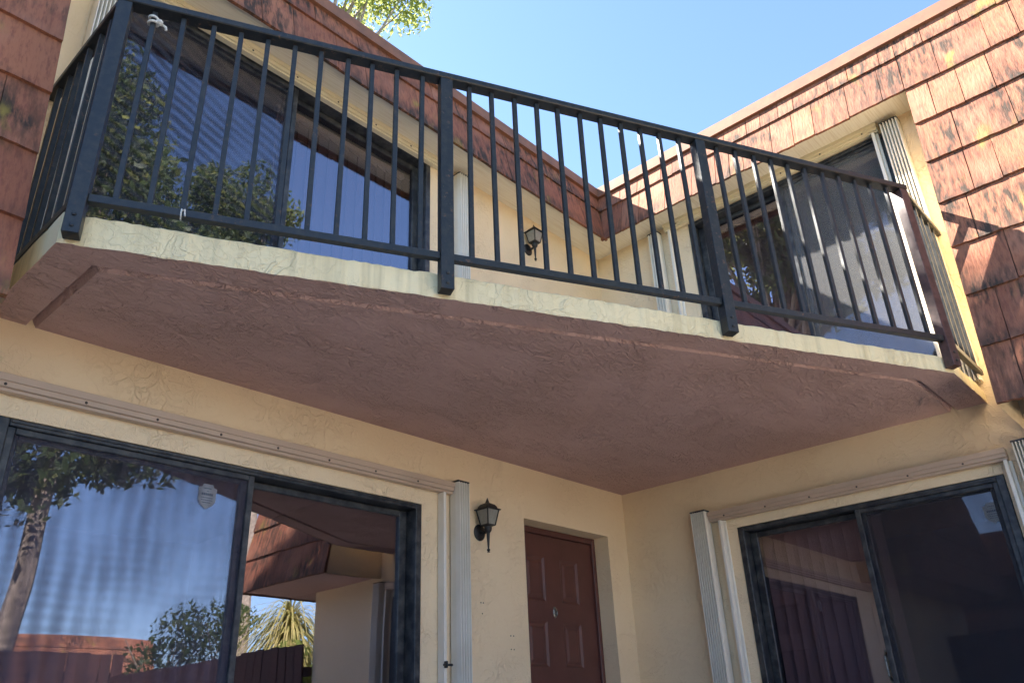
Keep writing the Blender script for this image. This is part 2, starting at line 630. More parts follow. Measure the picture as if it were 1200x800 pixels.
PA = lambda u, d, z: (u, d, z)
PB = lambda u, d, z: (d, -u, z)
A1 = (-4.165, -2.005, 0.06, 2.062)
A2 = (-4.165, -1.955, 2.60, 4.505)
B1 = (0.894, 2.511, 0.06, 2.045)
B2 = (0.894, 2.470, 2.60, 4.470)
DOOR = (-1.136, -0.231, 0.03, 2.112, 0.150)
# slightly irregular stucco is in the material; the walls themselves are plain sheets with real openings
b = MB(); wall_sheet(b, XEND, 0.0, 0.0, ZE + 0.05, [A1, A2, DOOR], PA, 0.14); b.build("wall", 'wall', house)
b = MB(); wall_sheet(b, 0.0, -YEND, 0.0, ZE + 0.05, [B1, B2], PB, 0.14); b.build("wall", 'wall', house)
# outer shell of the wings (end walls, rear)
b = MB()
b.quad((XEND, 0, 0), (XEND, 6, 0), (XEND, 6, 5), (XEND, 0, 5))
b.quad((0, YEND, 0), (6, YEND, 0), (6, YEND, 5), (0, YEND, 5))
b.quad((XEND, 6, 0), (6, 6, 0), (6, 6, 5), (XEND, 6, 5))
b.quad((6, YEND, 0), (6, 6, 0), (6, 6, 5), (6, YEND, 5))
b.build("rear_wall", 'wall', house)
b = MB()
ft = fm(4.95)
b.poly([(XEND, 6, 4.95), (6, 6, 4.95), (6, YMEND, 4.95), (ft + .03, YMEND, 4.95), (ft + .03, ft + .03, 4.95), (XEND, ft + .03, 4.95)])
b.build("roof", 'roof', house)

# eaves over the recess
b = MB()
fe = fm(ZE) + 0.012
b.poly([(XA, 0, ZE), (0, 0, ZE), (0, YB, ZE), (fe, YB, ZE), (fe, fe, ZE), (XA, fe, ZE)])
b.build("eave_soffit", 'eave', house)
# cheeks of the recess and undersides of the mansard
b = MB()
b.quad((XA, 0, ZM), (XA, fm(ZM) + .012, ZM), (XA, fe, ZE), (XA, 0, ZE))
b.build("recess_cheek", 'wall', house)
b = MB()
b.quad((0, YB, ZM), (fm(ZM) + .012, YB, ZM), (fe, YB, ZE), (0, YB, ZE))
b.build("recess_cheek", 'wall', house)
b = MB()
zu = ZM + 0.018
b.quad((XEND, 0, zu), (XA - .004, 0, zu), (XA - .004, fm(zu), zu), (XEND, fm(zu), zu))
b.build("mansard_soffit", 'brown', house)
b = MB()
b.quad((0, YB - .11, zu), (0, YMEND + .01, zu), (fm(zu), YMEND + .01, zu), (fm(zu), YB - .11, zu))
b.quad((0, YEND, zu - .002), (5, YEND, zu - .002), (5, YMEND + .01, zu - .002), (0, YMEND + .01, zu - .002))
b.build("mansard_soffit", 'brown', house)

# ---- mansard cladding: a backing sheet with every shingle on it
back = MB()
o_ = 0.004
for za, zb, xa, xb in ((ZE - .03, ZC1 - .05, XA, None), (ZM, ZC1 - .05, XEND, XA)):
    back.quad((xa, fm(za) + o_, za), (fm(za) if xb is None else xb, fm(za) + o_, za), (fm(zb) if xb is None else xb, fm(zb) + o_, zb), (xa, fm(zb) + o_, zb))
clad_a = back.build("shingle_cladding", 'cap', house)
back = MB()
for za, zb, ya, yb in ((ZE - .03, ZC1 - .05, None, YB), (ZM, ZC1 - .05, YB, YMEND)):
    back.quad((fm(za) + o_, fm(za) if ya is None else ya, za), (fm(za) + o_, yb, za), (fm(zb) + o_, yb, zb), (fm(zb) + o_, fm(zb) if ya is None else ya, zb))
back.quad((fm(ZM), YMEND, ZM), (6, YMEND, ZM), (6, YMEND + .3, ZC1 - .05), (fm(ZC1 - .05), YMEND + .3, ZC1 - .05))
clad_b = back.build("shingle_cladding", 'cap', house)


def shingle_meshes(n=7):
    out = []
    for k in range(n):
        seg = 6
        vs, fs = [], []
        cut = random.uniform(-0.014, 0.014)
        for i in range(seg + 1):
            x = i / seg
            yb = random.uniform(-0.007, 0.007) + cut * (x - .5)
            cup = random.uniform(-0.025, 0.025)
            vs += [(x, yb, 0), (x, yb, 1 + cup), (x, 1, 0.0), (x, 1, 0.12), (x, 0.5, 0.56 + cup * .6)]
        for i in range(seg):
            a, c = i * 5, (i + 1) * 5
            fs += [(a, c, c + 1, a + 1), (a + 1, c + 1, c + 4, a + 4), (a + 4, c + 4, c + 3, a + 3), (a + 2, c + 2, c, a)]
        for a, fl in ((0, 0), (seg * 5, 1)):
            fs += [(a, a + 1, a + 4, a + 3, a + 2)]
        me = bpy.data.meshes.new("shingle")
        me.from_pydata(vs, [], fs)
        bm = bmesh.new(); bm.from_mesh(me)
        bmesh.ops.recalc_face_normals(bm, faces=bm.faces[:])
        bm.to_mesh(me); bm.free()
        me.materials.append(M['shingle'])
        me.update()
        out.append(me)
    return out


SHM = shingle_meshes()


def lay_course(parent, org, tan, length, zbot, ztop, seed, widths=(0.13, 0.30)):
    """one row of shingles; org(z) -> point on the plane at the row start, tan = direction along the wall"""
    rg = random.Random(seed)
    up = (Vector(org(ztop)) - Vector(org(zbot)))
    hgt = up.length
    up.normalize()
    t = Vector(tan)
    nrm = t.cross(up)
    if nrm.x + nrm.y > 0:
        nrm = -nrm
    s = 0.0
    while s < length - 0.02:
        wd = rg.uniform(*widths)
        if length - s - wd < 0.09:
            wd = length - s
        gap = rg.uniform(0.003, 0.006)
        th = rg.uniform(0.0175, 0.0205)
        dz = rg.uniform(-0.005, 0.005)
        o = bpy.data.objects.new("shingle", rg.choice(SHM))
        COL.objects.link(o)
        o.parent = parent
        p = Vector(org(zbot)) + t * (s + gap / 2) + up * dz
        rot = rg.uniform(-0.006, 0.006)
        tt = (t + up * rot).normalized()
        uu = (up - t * rot).normalized()
        m = Matrix((tt * (wd - gap), uu * (hgt + 0.03 - dz), nrm * th)).transposed().to_4x4()
        m.translation = p
        o.matrix_world = m
        s += wd


for i in range(9):
    zb = ZM + CRS * i
    zt = zb + CRS if i < 8 else ZC0 + 0.02
    full = i < 7
    # wing A, left of the recess
    ln = XA - XEND
    lay_course(clad_a, lambda z: (XA, fm(z), z), (-1, 0, 0), ln, zb, zt, 100 + i)
    # wing B, beyond the recess
    lay_course(clad_b, lambda z: (fm(z), YB, z), (0, -1, 0), YB - YMEND, zb, zt, 200 + i)
    if not full:
        zm_ = (zb + zt) / 2
        lay_course(clad_a, lambda z, q=fm(zm_): (q - .004, fm(z), z), (-1, 0, 0), fm(zm_) - XA - .004, zb, zt, 300 + i, (0.16, 0.34))
        lay_course(clad_b, lambda z, q=fm(zm_): (fm(z), q - .004, z), (0, -1, 0), fm(zm_) - YB - .004, zb, zt, 400 + i, (0.10, 0.26))

# roof cap boards, mitred at the inner corner
for ax in (0, 1):
    b = MB()
    prof = [(fm(ZC0) - .034, ZC0), (fm(ZC1) - .040, ZC1), (fm(ZC1) + .10, ZC1 + .006), (fm(ZC1) + .10, ZC0 - .02), (fm(ZC0) + .01, ZC0 - .004)]
    e = XEND if ax == 0 else YMEND - .03
    if ax == 0:
        r0 = [(e, d, z) for d, z in prof]; r1 = [(d, d, z) for d, z in prof]
    else:
        r0 = [(d, e, z) for d, z in prof]; r1 = [(d, d, z) for d, z in prof]
    b.loft([r0, r1])
    b.build("roof_cap", 'cap', house)

# ---- balcony slab: pale edge, brown underside with a drip groove
rg = random.Random(3)


def poly_line(pts, n_each):
    out = []
    for (a, c), n in zip(zip(pts, pts[1:]), n_each):
        for k in range(n):
            f = k / n
            out.append((a[0] + (c[0] - a[0]) * f, a[1] + (c[1] - a[1]) * f))
    out.append(pts[-1])
    return out


b = MB()
edge = poly_line(SLAB, [10, 170, 12])
norm = Vector((-0.445, -0.895))
jt, jb = 0, 0
prev = None


def ztop(x):
    return 2.582 + (x + 4.297) / 3.67 * (2.540 - 2.582)


for i, p in enumerate(edge):
    jt = jt * 0.4 + rg.uniform(-0.0035, 0.0035)
    jb = jb * 0.4 + rg.uniform(-0.002, 0.002)
    corner = i in (0, 10, 180, len(edge) - 1)
    jj = 0 if corner else rg.uniform(-0.003, 0.003)
    q = Vector(p) + norm * jj
    cur = [(q.x, q.y, ZS - 0.0 + jb), (q.x + norm.x * .002, q.y + norm.y * .002, (ZS + ZT) / 2 + jb), (q.x, q.y, ztop(p[0]) - .012 + jt), (p[0] - norm.x * .016, p[1] - norm.y * .016, ztop(p[0]) + jt)]
    if prev:
        for k in range(3):
            b.quad(prev[k], cur[k], cur[k + 1], prev[k + 1])
    prev = cur
slab = b.build("balcony_slab", 'slab_edge', house, smooth=False)
b = MB()
inner = [(x, y) for x, y in edge]
b.poly([(p[0] - norm.x * .016, p[1] - norm.y * .016, 2.534) for p in edge] + [(0, 0, 2.534)])
b.build("balcony_floor", 'concrete', slab)
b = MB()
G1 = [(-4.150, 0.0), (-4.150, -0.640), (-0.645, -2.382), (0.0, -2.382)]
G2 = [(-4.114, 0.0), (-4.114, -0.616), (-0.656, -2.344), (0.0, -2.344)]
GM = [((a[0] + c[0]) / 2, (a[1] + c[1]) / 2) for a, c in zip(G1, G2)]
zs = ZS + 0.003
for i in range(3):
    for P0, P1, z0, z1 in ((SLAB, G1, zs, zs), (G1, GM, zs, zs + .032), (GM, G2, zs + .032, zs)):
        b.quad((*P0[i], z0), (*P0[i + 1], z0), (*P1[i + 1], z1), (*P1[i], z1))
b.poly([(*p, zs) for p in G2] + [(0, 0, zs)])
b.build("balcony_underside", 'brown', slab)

# ---- rooms behind the sliding doors
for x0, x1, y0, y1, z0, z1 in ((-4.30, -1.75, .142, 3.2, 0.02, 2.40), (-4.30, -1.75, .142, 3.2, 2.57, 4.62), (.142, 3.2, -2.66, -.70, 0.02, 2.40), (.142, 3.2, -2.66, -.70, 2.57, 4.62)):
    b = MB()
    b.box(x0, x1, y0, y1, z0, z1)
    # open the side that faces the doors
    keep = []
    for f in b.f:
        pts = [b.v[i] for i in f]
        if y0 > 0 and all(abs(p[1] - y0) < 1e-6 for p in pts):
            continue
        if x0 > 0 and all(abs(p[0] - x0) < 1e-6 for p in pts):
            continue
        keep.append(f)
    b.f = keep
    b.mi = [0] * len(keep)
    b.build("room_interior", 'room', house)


# ---- sliding glass doors (local x along the wall, y into the wall, z up)
def ring(b, x0, x1, z0, z1, y0, y1, wd, top=None, bev=0.003):
    tw = top or wd
    b.box(x0, x0 + wd, y0, y1, z0, z1, bev)
    b.box(x1 - wd, x1, y0, y1, z0, z1, bev)
    b.box(x0 + wd + .0005, x1 - wd - .0005, y0 + .001, y1 - .001, z1 - tw, z1 - .0005, bev)
    b.box(x0 + wd + .0005, x1 - wd - .0005, y0 + .001, y1 - .001, z0 + .0005, z0 + wd, bev)


def sliding_door(loc, rz, width, height, screen_side, scr, handle=None, decal=None, gl='glass'):
    g = .003
    b = MB()
    ring(b, g, width - g, g, height - g, -.004, .118, .040, .030)
    # raised head rail lips
    b.box(.05, width - .05, -.010, .004, height - .020, height - .010, .001)
    fr = b.build("sliding_glass_door", 'frame', house)
    fr.location = loc
    fr.rotation_euler = (0, 0, rz)
    mid = width / 2
    zi0, zi1 = .045, height - .036
    lay = {'L': (.046, mid + .028), 'R': (mid - .028, width - .046)}
    for side in 'LR':
        outer = side == screen_side
        y = .052 if outer else .088
        x0, x1 = lay[side]
        b = MB()
        ring(b, x0, x1, zi0, zi1, y - .013, y + .013, .050, .034)
        p = b.build("door_panel_frame", 'frame', fr)
        b = MB()
        b.box(x0 + .047, x1 - .047, y - .003, y + .003, zi0 + .047, zi1 - .031)
        b.build("glass_pane", gl, fr)
    x0, x1 = lay[screen_side]
    b = MB()
    ring(b, x0 - .002, x1 + .006, zi0 - .004, zi1 + .004, .010, .030, .030, .026)
    b.build("screen_frame", 'frame', fr)
    b = MB()
    b.box(x0 + .026, x1 - .022, .0185, .0205, zi0 + .022, zi1 - .020)
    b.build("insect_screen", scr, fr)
    if handle is not None:
        b = MB()
        b.box(handle - .012, handle + .012, .058, .074, .98, 1.16, .004)
        b.tube([(handle, .05, 1.0), (handle, .025, 1.02), (handle, .025, 1.12), (handle, .05, 1.14)], .007)
        b.build("door_handle", 'metal', fr)
    if decal:
        dx, dz, s, yy = decal
        shape = [(-.5, .42), (-.32, .48), (-.25, .62), (.25, .62), (.32, .48), (.5, .42), (.46, .12), (.47, -.2), (.36, -.42), (.15, -.56), (0, -.66), (-.15, -.56), (-.36, -.42), (-.47, -.2), (-.46, .12)]
        b = MB()
        b.prism([(dx + px * s, yy, dz + pz * s) for px, pz in shape], (0, .0012, 0))
        dc = b.build("shield_decal", 'decal', fr)
        b = MB()
        for zz, hh, ww in ((.40, .05, .40), (.26, .03, .10), (.10, .12, .62), (-.08, .04, .64), (-.20, .04, .60), (-.32, .04, .44)):
            nseg = max(3, int(ww / .09))
            for k in range(nseg):
                xa = -ww / 2 + ww * k / nseg
                b.box(dx + xa * s, dx + (xa + ww / nseg * .72) * s, yy - .0012, yy - .0002, dz + (zz - hh / 2) * s, dz + (zz + hh / 2) * s)
        b.build("decal_print", 'ink', fr)
    return fr


RB = -math.pi / 2
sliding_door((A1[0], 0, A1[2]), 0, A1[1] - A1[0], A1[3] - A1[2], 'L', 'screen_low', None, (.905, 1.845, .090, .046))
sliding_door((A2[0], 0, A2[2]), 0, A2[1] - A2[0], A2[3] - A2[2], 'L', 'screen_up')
sliding_door((0, -B1[0], B1[2]), RB, B1[1] - B1[0], B1[3] - B1[2], 'R', 'screen_shaded', .76, (1.50, 1.80, .090, .046), 'glass_low')
sliding_door((0, -B2[0], B2[2]), RB, B2[1] - B2[0], B2[3] - B2[2], 'R', 'screen_sunlit')

# ---- entry door
b = MB()
yd = .118
x0, x1, z0, z1 = DOOR[0], DOOR[1], DOOR[2], DOOR[3]
b.box(x0 + .002, x0 + .038, yd, yd + .05, z0, z1 - .002, .003)
b.box(x1 - .038, x1 - .002, yd, yd + .05, z0, z1 - .002, .003)
b.box(x0 + .039, x1 - .039, yd + .001, yd + .049, z1 - .042, z1 - .003, .003)
b.box(x0 + .04, x1 - .04, yd + .10, yd + .12, z0, z1)
df = b.build("entry_door", 'door', house)
# leaf as a grid with recessed bevelled panels
lx0, lx1, lz0, lz1 = x0 + .041, x1 - .041, z0 + .01, z1 - .045
yl = yd + .018
cols = [(-.992, -.794), (-.630, -.440)]
rows = [(1.640, 1.925), (1.240, 1.515), (.72, 1.13), (.20, .60)]
b = MB()
hs = [(c[0], c[1], r[0], r[1]) for c in cols for r in rows]
us = sorted(set([lx0, lx1] + [v for h in hs for v in h[:2]]))
zz = sorted(set([lz0, lz1] + [v for h in hs for v in h[2:]]))
for i in range(len(us) - 1):
    for j in range(len(zz) - 1):
        cu, cz = (us[i] + us[i + 1]) / 2, (zz[j] + zz[j + 1]) / 2
        if any(h[0] < cu < h[1] and h[2] < cz < h[3] for h in hs):
            continue
        b.quad((us[i], yl, zz[j]), (us[i + 1], yl, zz[j]), (us[i + 1], yl, zz[j + 1]), (us[i], yl, zz[j + 1]))
b.build("door_leaf", 'door', df)
for h in hs:
    b = MB()
    rings = []
    for ins, dep in ((0, 0), (.016, .009), (.030, .009), (.046, .003)):
        rings.append([(h[0] + ins, yl + dep, h[2] + ins), (h[1] - ins, yl + dep, h[2] + ins), (h[1] - ins, yl + dep, h[3] - ins), (h[0] + ins, yl + dep, h[3] - ins)])
    b.loft(rings, cap=False)
    b.poly(rings[-1])
    b.build("door_moulding", 'door', df)
b = MB()
kx, kz = -.715, 1.575
rg_ = [[(kx + .019 * r * math.cos(a * math.pi / 8), yl - d, kz + .036 * r * math.sin(a * math.pi / 8)) for a in range(16)] for r, d in ((1, 0), (1, .006), (.72, .010), (.60, .006))]
b.loft(rg_)
b.tube([(kx + .012 * math.cos(a * math.pi / 6), yl - .014, kz - .004 + .020 * math.sin(a * math.pi / 6)) for a in range(13)], .003, 6)
b.lathe((kx, yl - .012, kz + .016), [(.006, 0), (.006, -.008), (.001, -.010)], 8, 'Y')
b.build("door_knocker", 'metal', df)

# anchor holes left in the wall between lantern and sliding door
for x, z in ((-1.545, 1.56), (-1.525, 1.56), (-1.535, 1.50), (-1.30, 1.39), (-1.275, 1.39), (-1.30, 1.315), (-1.275, 1.315)):
    b = MB()
    b.lathe((x, .001, z), [(.004, 0), (.0035, -.003)], 8, 'Y')
    b.build("anchor_hole", 'screw', house)


# ------------------------------------------------------------------ accordion shutters
def slat_stack(parent, x0, x1, z0, z1, out, n):
    """folded accordion slats between x0 and x1, standing 'out' proud of the wall"""
    wd = (x1 - x0) / n
    for i in range(n):
        b = MB()
        a, c = x0 + wd * i, x0 + wd * (i + 1)
        m_ = (a + c) / 2
        y0, y1 = -out, -.012
        pts = [(a + .001, y1, z0), (a + .001, y0 + .030, z0), (m_ - .002, y0, z0), (m_ + .003, y0, z0), (c - .001, y0 + .030, z0), (c - .001, y1, z0), (c - .004, y1, z0), (c - .004, y0 + .033, z0), (m_, y0 + .004, z0), (a + .004, y0 + .033, z0), (a + .004, y1, z0)]
        b.prism(pts, (0, 0, z1 - z0))
        b.build("slat", 'shutter', parent)
    b = MB()
    b.box(x0, x1, -out + .004, -.010, z1 + .001, z1 + .012, .002)
    b.build("stack_cap", 'frame', parent)


def shutter(loc, rz, label, head, stacks, z0, z1, hz, out=.085, posts=(), tm='track'):
    e = empty("accordion_shutter", loc, rz)
    tag(e, label, "shutter", "accordion storm shutters round the sliding doors")
    b = MB()
    a, c, d0 = head
    b.box(a, c, -.052, -.002, hz, hz + .050, .003)
    b.box(a, c, -.060, -.050, hz + .022, hz + .052, .002)
    b.box(a, c, -.040, -.004, hz - .014, hz - .0005, .001)
    b.build("header_track", tm, e)
    k = a + .12
    while k < c:
        b = MB()
        b.lathe((k, -.052, hz + .010), [(.006, 0), (.006, -.002), (.003, -.004)], 8, 'Y')
        b.build("screw", 'screw', e)
        k += .30
    for (s0, s1, n) in stacks:
        slat_stack(e, s0, s1, z0, z1, out, n)
    for p in posts:
        b = MB()
        b.box(p, p + .020, -.055, -.003, z0, hz - .016, .002)
        b.box(p + .020, p + .036, -.020, -.003, z0, hz - .016, .002)
        b.build("edge_post", 'shutter', e)
    return e


# local x runs left to right as seen from the courtyard
sh0 = shutter((0, 0, 0), 0, "cream accordion storm shutter on the lower left sliding door, folded beside the wall lantern",
        (-4.6, -1.80, 0), [(-1.795, -1.700, 5)], .05, 2.215, 2.160, .085, (-1.885,))
b = MB()
b.box(-1.900, -1.835, -.072, -.058, 1.208, 1.220, .003)
b.box(-1.890, -1.878, -.080, -.056, 1.198, 1.232, .003)
b.build("latch", 'lantern', sh0)
shutter((0, 0, 0), 0, "accordion storm shutter round the upper left sliding door behind the balcony railing",
        (-4.10, -1.80, 0), [(-1.748, -1.655, 5), (-4.215, -4.115, 6)], 2.57, 4.490, ZE - .053, .085, (-1.835,), 'track_pale')
shutter((0, 0, 0), RB, "accordion storm shutter on the lower right sliding door, ribbed stack near the corner",
        (.72, 2.56, 0), [(.600, .715, 7), (2.600, 2.70, 6)], .05, 2.180, 2.120, .085, (.790, 2.535))
shutter((0, 0, 0), RB, "sunlit white accordion storm shutter round the upper right sliding door under the shingled eave",
        (.70, 2.42, 0), [(.560, .655, 4), (2.440, 2.560, 6)], 2.57, 4.480, ZE - .053, .085, (.735, 2.375), 'track_pale')


# ------------------------------------------------------------------ vertical blinds
def blind(loc, rz, x0, x1, z0, z1, label, ang, bm_='blind'):
    e = empty("vertical_blind", loc, rz)
    tag(e, label, "blind", "vertical blinds behind the sliding doors")
    b = MB()
    b.box(x0, x1, .20, .245, z1 + .001, z1 + .04, .003)
    b.build("head_rail", 'shutter', e)
    first = None
    x = x0 + .05
    while x < x1 - .02:
        if first is None:
            b = MB()
            n = 5
            r0 = []
            for s in (1, -1):
                for k in range(n):
                    f = (k / (n - 1) - .5) * s
                    r0.append((f * .089, .004 * (1 - 4 * f * f) + (.0008 if s > 0 else -.0008), 0))
            b.prism(r0, (0, 0, z1 - z0))
            first = b.build("slat", bm_, e)
            o = first
        else:
            o = copy_obj(first, e)
        o.location = (x, .225, z0)
        o.rotation_euler = (0, 0, ang + random.uniform(-.06, .06))
        x += .078
    return e


blind((0, 0, 0), RB, .95, 1.75, .10, 2.0, "mauve vertical blind behind the left pane of the lower right sliding door", .35)
blind((0, 0, 0), RB, .95, 1.75, 2.64, 4.42, "mauve vertical blind behind the left pane of the upper right sliding door", .35)
blind((0, 0, 0), 0, -3.05, -2.02, 2.64, 4.44, "vertical blind behind the right pane of the upper left sliding door", .30, 'blind_dark')

# ------------------------------------------------------------------ balcony railing
rail = empty("balcony_railing", (-4.297, -0.716, ZT))
tag(rail, "black painted metal balcony railing with square pickets wrapping the angled slab", "railing")
FL = Vector((-4.297, -0.716, 0)); FR = Vector((-0.631, -2.542, 0))
ud = (FR - FL).normalized(); nd = Vector((ud.y, -ud.x, 0))
if nd.y > 0:
    nd = -nd
Lr = (FR - FL).length
ANG = math.atan2(ud.y, ud.x)
ZR1 = 3.590
ORI = rail.location.copy()


def rpart(name, mat, c, length, wid, hgt, ang, bev=.002):
    b = MB()
    b.box(-length / 2, length / 2, -wid / 2, wid / 2, 0, hgt, bev)
    o = b.build(name, mat, rail)
    o.location = Vector(c) - ORI
    o.rotation_euler = (0, 0, ang)
    return o


off = 0.036
pos = [0.045, 1.372, 2.712, 4.062]
for i, s in enumerate(pos):
    p = FL + ud * s + nd * off
    zb = 2.462
    po = rpart("post", 'rust' if i == 3 else 'rail', (p.x, p.y, zb), .055, .055, ZR1 - .034 - zb, ANG)
    if i == 3:
        tag(po, "brown primed corner post")
    b = MB()
    for zz in (2.49, 2.535):
        b.lathe((0, -.0275, zz - zb), [(.008, 0), (.008, -.004), (.004, -.006)], 6, 'Y')
    b.build("bolt", 'rail', po)


def bay(p0, p1, npick, top_ext0, top_ext1, zrail=True):
    d = (p1 - p0); L = d.length; d.normalize()
    a = math.atan2(d.y, d.x)
    c = (p0 + p1) / 2
    first = None
    for k in range(npick):
        q = p0 + d * (L * (k + 1) / (npick + 1))
        o = rpart("picket", 'rail', (q.x, q.y, 2.636), .0195, .0195, ZR1 - .036 - 2.636, a, .0015)
        o.rotation_euler = (random.uniform(-.003, .003), random.uniform(-.004, .004), a)
    rpart("bottom_rail", 'rail', (c.x, c.y, 2.603), L - .056, .030, .032, a)


P = [FL + ud * s + nd * off for s in pos]
for i in range(3):
    bay(P[i], P[i + 1], 11, 0, 0)
# handrail along the front, and the two side returns
c = (P[0] + P[3]) / 2
Lh = (P[3] - P[0]).length
rpart("handrail", 'rail', (c.x, c.y, ZR1 - .033), Lh + .062, .062, .033, ANG, .004)
qa = Vector((P[0].x - .002, -.004, 0)); qa0 = Vector((P[0].x - .002, P[0].y, 0))
qb = Vector((-.004, P[3].y, 0)); qb0 = Vector((P[3].x, P[3].y, 0))
bay(qa, qa0, 6, 0, 0)
bay(qb0, qb, 5, 0, 0)
for a_, b_ in ((qa, qa0 + Vector((0, .034, 0))), (qb0 + Vector((.034, 0, 0)), qb)):
    d = b_ - a_
    cc = (a_ + b_) / 2
    rpart("handrail", 'rail', (cc.x, cc.y, ZR1 - .034), d.length, .050, .030, math.atan2(d.y, d.x), .003)

# white cord tied round the first picket, and a tie on the bottom rail
q = P[0] + ud * ((P[1] - P[0]).length / 12)
b = MB()
pts = []
for k in range(40):
    a = k / 39 * 4.6 * math.pi
    pts.append((q.x + .018 * math.cos(a), q.y + .018 * math.sin(a), 3.515 + .010 * math.sin(a * .5) - .0005 * k))
pts += [(q.x + .028, q.y - .016, 3.497), (q.x + .042, q.y - .020, 3.490), (q.x + .046, q.y - .018, 3.478)]
b.tube(pts, .0055, 6)
b.lathe((q.x + .016, q.y - .018, 3.500), [(.004, -.012), (.013, -.006), (.014, .004), (.004, .011)], 8)
tag(b.build("cord_knot", 'cord'), "white cord knotted round the picket next to the left corner post", "cord")
q = P[0] + ud * .33
b = MB()
ang_pts = []
for k in range(17):
    a = k / 16 * 2 * math.pi
    ang_pts.append(q + nd * (.019 * math.cos(a)) + Vector((0, 0, 2.619 + .020 * math.sin(a))))
b.tube(ang_pts, .003, 6)
b.tube([q + nd * .019 + Vector((0, 0, 2.622)), q + nd * .030 + Vector((.012, 0, 2.626)), q + nd * .030 + Vector((.016, 0, 2.600))], .003, 6)
tag(b.build("cable_tie", 'cord'), "small white tie looped round the bottom rail of the railing", "cable tie")


# ------------------------------------------------------------------ wall lanterns
def lantern(loc, label):
    """local y points into the wall; origin on the wall at the back plate"""
    e = empty("wall_lantern", loc)
    e.scale = (.77, .77, .77)
    tag(e, label, "wall lamp", "black carriage lanterns on the cream wall")
    b = MB()
    rings = [[(.060 * r * math.cos(a * math.pi / 10), -d, .064 * r * math.sin(a * math.pi / 10)) for a in range(20)] for r, d in ((1, .001), (1, .008), (.86, .015), (.55, .020))]
    b.loft(rings)
    b.build("back_plate", 'lantern', e, smooth=False)
    yc = -.098
    b = MB()
    b.tube([(0, -.015, 0), (0, -.05, -.012), (0, -.08, -.008), (0, yc, .010)], [.014, .012, .012, .012], 8)
    b.build("arm", 'lantern', e)
    b = MB()
    b.lathe((0, yc, 0), [(.012, -.165), (.007, -.158), (.013, -.150), (.012, -.143), (.006, -.138), (.009, -.10), (.014, -.02), (.026, -.004), (.030, .010), (.030, .028), (.042, .034), (.044, .040)], 14)
    b.build("tail_finial", 'lantern', e, smooth=False)
    zb_, zt_ = .040, .158
    hb, ht = .040, .062

    def sq(h, z):
        return [(-h, yc - h, z), (h, yc - h, z), (h, yc + h, z), (-h, yc + h, z)]
    for i in range(4):
        p0, p1 = sq(hb, zb_)[i], sq(ht, zt_)[i]
        b = MB()
        b.tube([p0, p1], .0052, 4)
        b.build("cage_bar", 'lantern', e)
    for h, z in ((hb, zb_), (ht, zt_)):
        b = MB()
        s = sq(h, z)
        for i in range(4):
            b.tube([s[i], s[(i + 1) % 4]], .005, 4)
        b.build("cage_rim", 'lantern', e)
    for i in range(4):
        lo, hi = sq(hb - .002, zb_), sq(ht - .002, zt_)
        j = (i + 1) % 4
        b = MB()
        c0 = (Vector(lo[i]) + Vector(lo[j])) / 2 - Vector((0, yc, zb_))
        inn = Vector((-c0.x, -c0.y, 0)).normalized() * .002
        b.prism([lo[i], lo[j], hi[j], hi[i]], inn)
        b.build("lamp_glass", 'lampglass', e)
    b = MB()
    pr = [(.074, .156), (.076, .163), (.056, .170), (.051, .186), (.040, .201), (.022, .210), (.012, .216), (.010, .222), (.0075, .232), (.003, .250), (.0006, .256)]
    b.loft([sq(h, z) for h, z in pr])
    b.build("roof_cap", 'lantern', e)
    b = MB()
    b.lathe((0, yc, .045), [(.011, 0), (.011, .03), (.013, .035), (.011, .07), (.004, .09)], 10)
    b.build("bulb", 'cord', e)
    return e


lantern((-1.547, 0, 1.962), "black carriage lantern between the lower sliding door and the maroon entry door")
lantern((-0.945, 0, 4.225), "black carriage lantern on the upper wall, seen through the balcony pickets")


# ------------------------------------------------------------------ fence round the courtyard
def fence(a, c, label, out, hgt=1.76):
    a, c = Vector((*a, 0)), Vector((*c, 0))
    d = (c - a); L = d.length; d.normalize()
    e = empty("board_fence", a, math.atan2(d.y, d.x))
    tag(e, label, "fence", "dark board fences round the courtyard")
    b = MB()
    b.box(0, .138, 0, .020, .03, hgt, .002)
    me = None
    x = 0.0
    first = None
    while x < L - .1:
        if first is None:
            first = b.build("board", 'fence', e); o = first
        else:
            o = copy_obj(first, e)
        o.location = (x, random.uniform(0, .004), random.uniform(-.012, .012))
        o.rotation_euler = (0, random.uniform(-.006, .006), 0)
        x += .145
    for z in (.35, 1.45):
        b = MB()
        b.box(0, L, .030 * out, .075 * out, z, z + .09, .003) if out > 0 else b.box(0, L, -.075, -.005, z, z + .09, .003)
        b.build("fence_rail", 'fence', e)
    return e


fence((-.06, -8.45), (-.06, -3.78), "dark board fence between the end of the shingled wing and the rear fence", -1)
fence((-7.15, -8.50), (0.10, -8.50), "long dark board fence at the back of the courtyard, facing the entry door", -1, 2.04)
fence((-7.2, -.03), (-7.2, -8.45), "dark board fence on the far side of the courtyard opposite the right wing", -1)


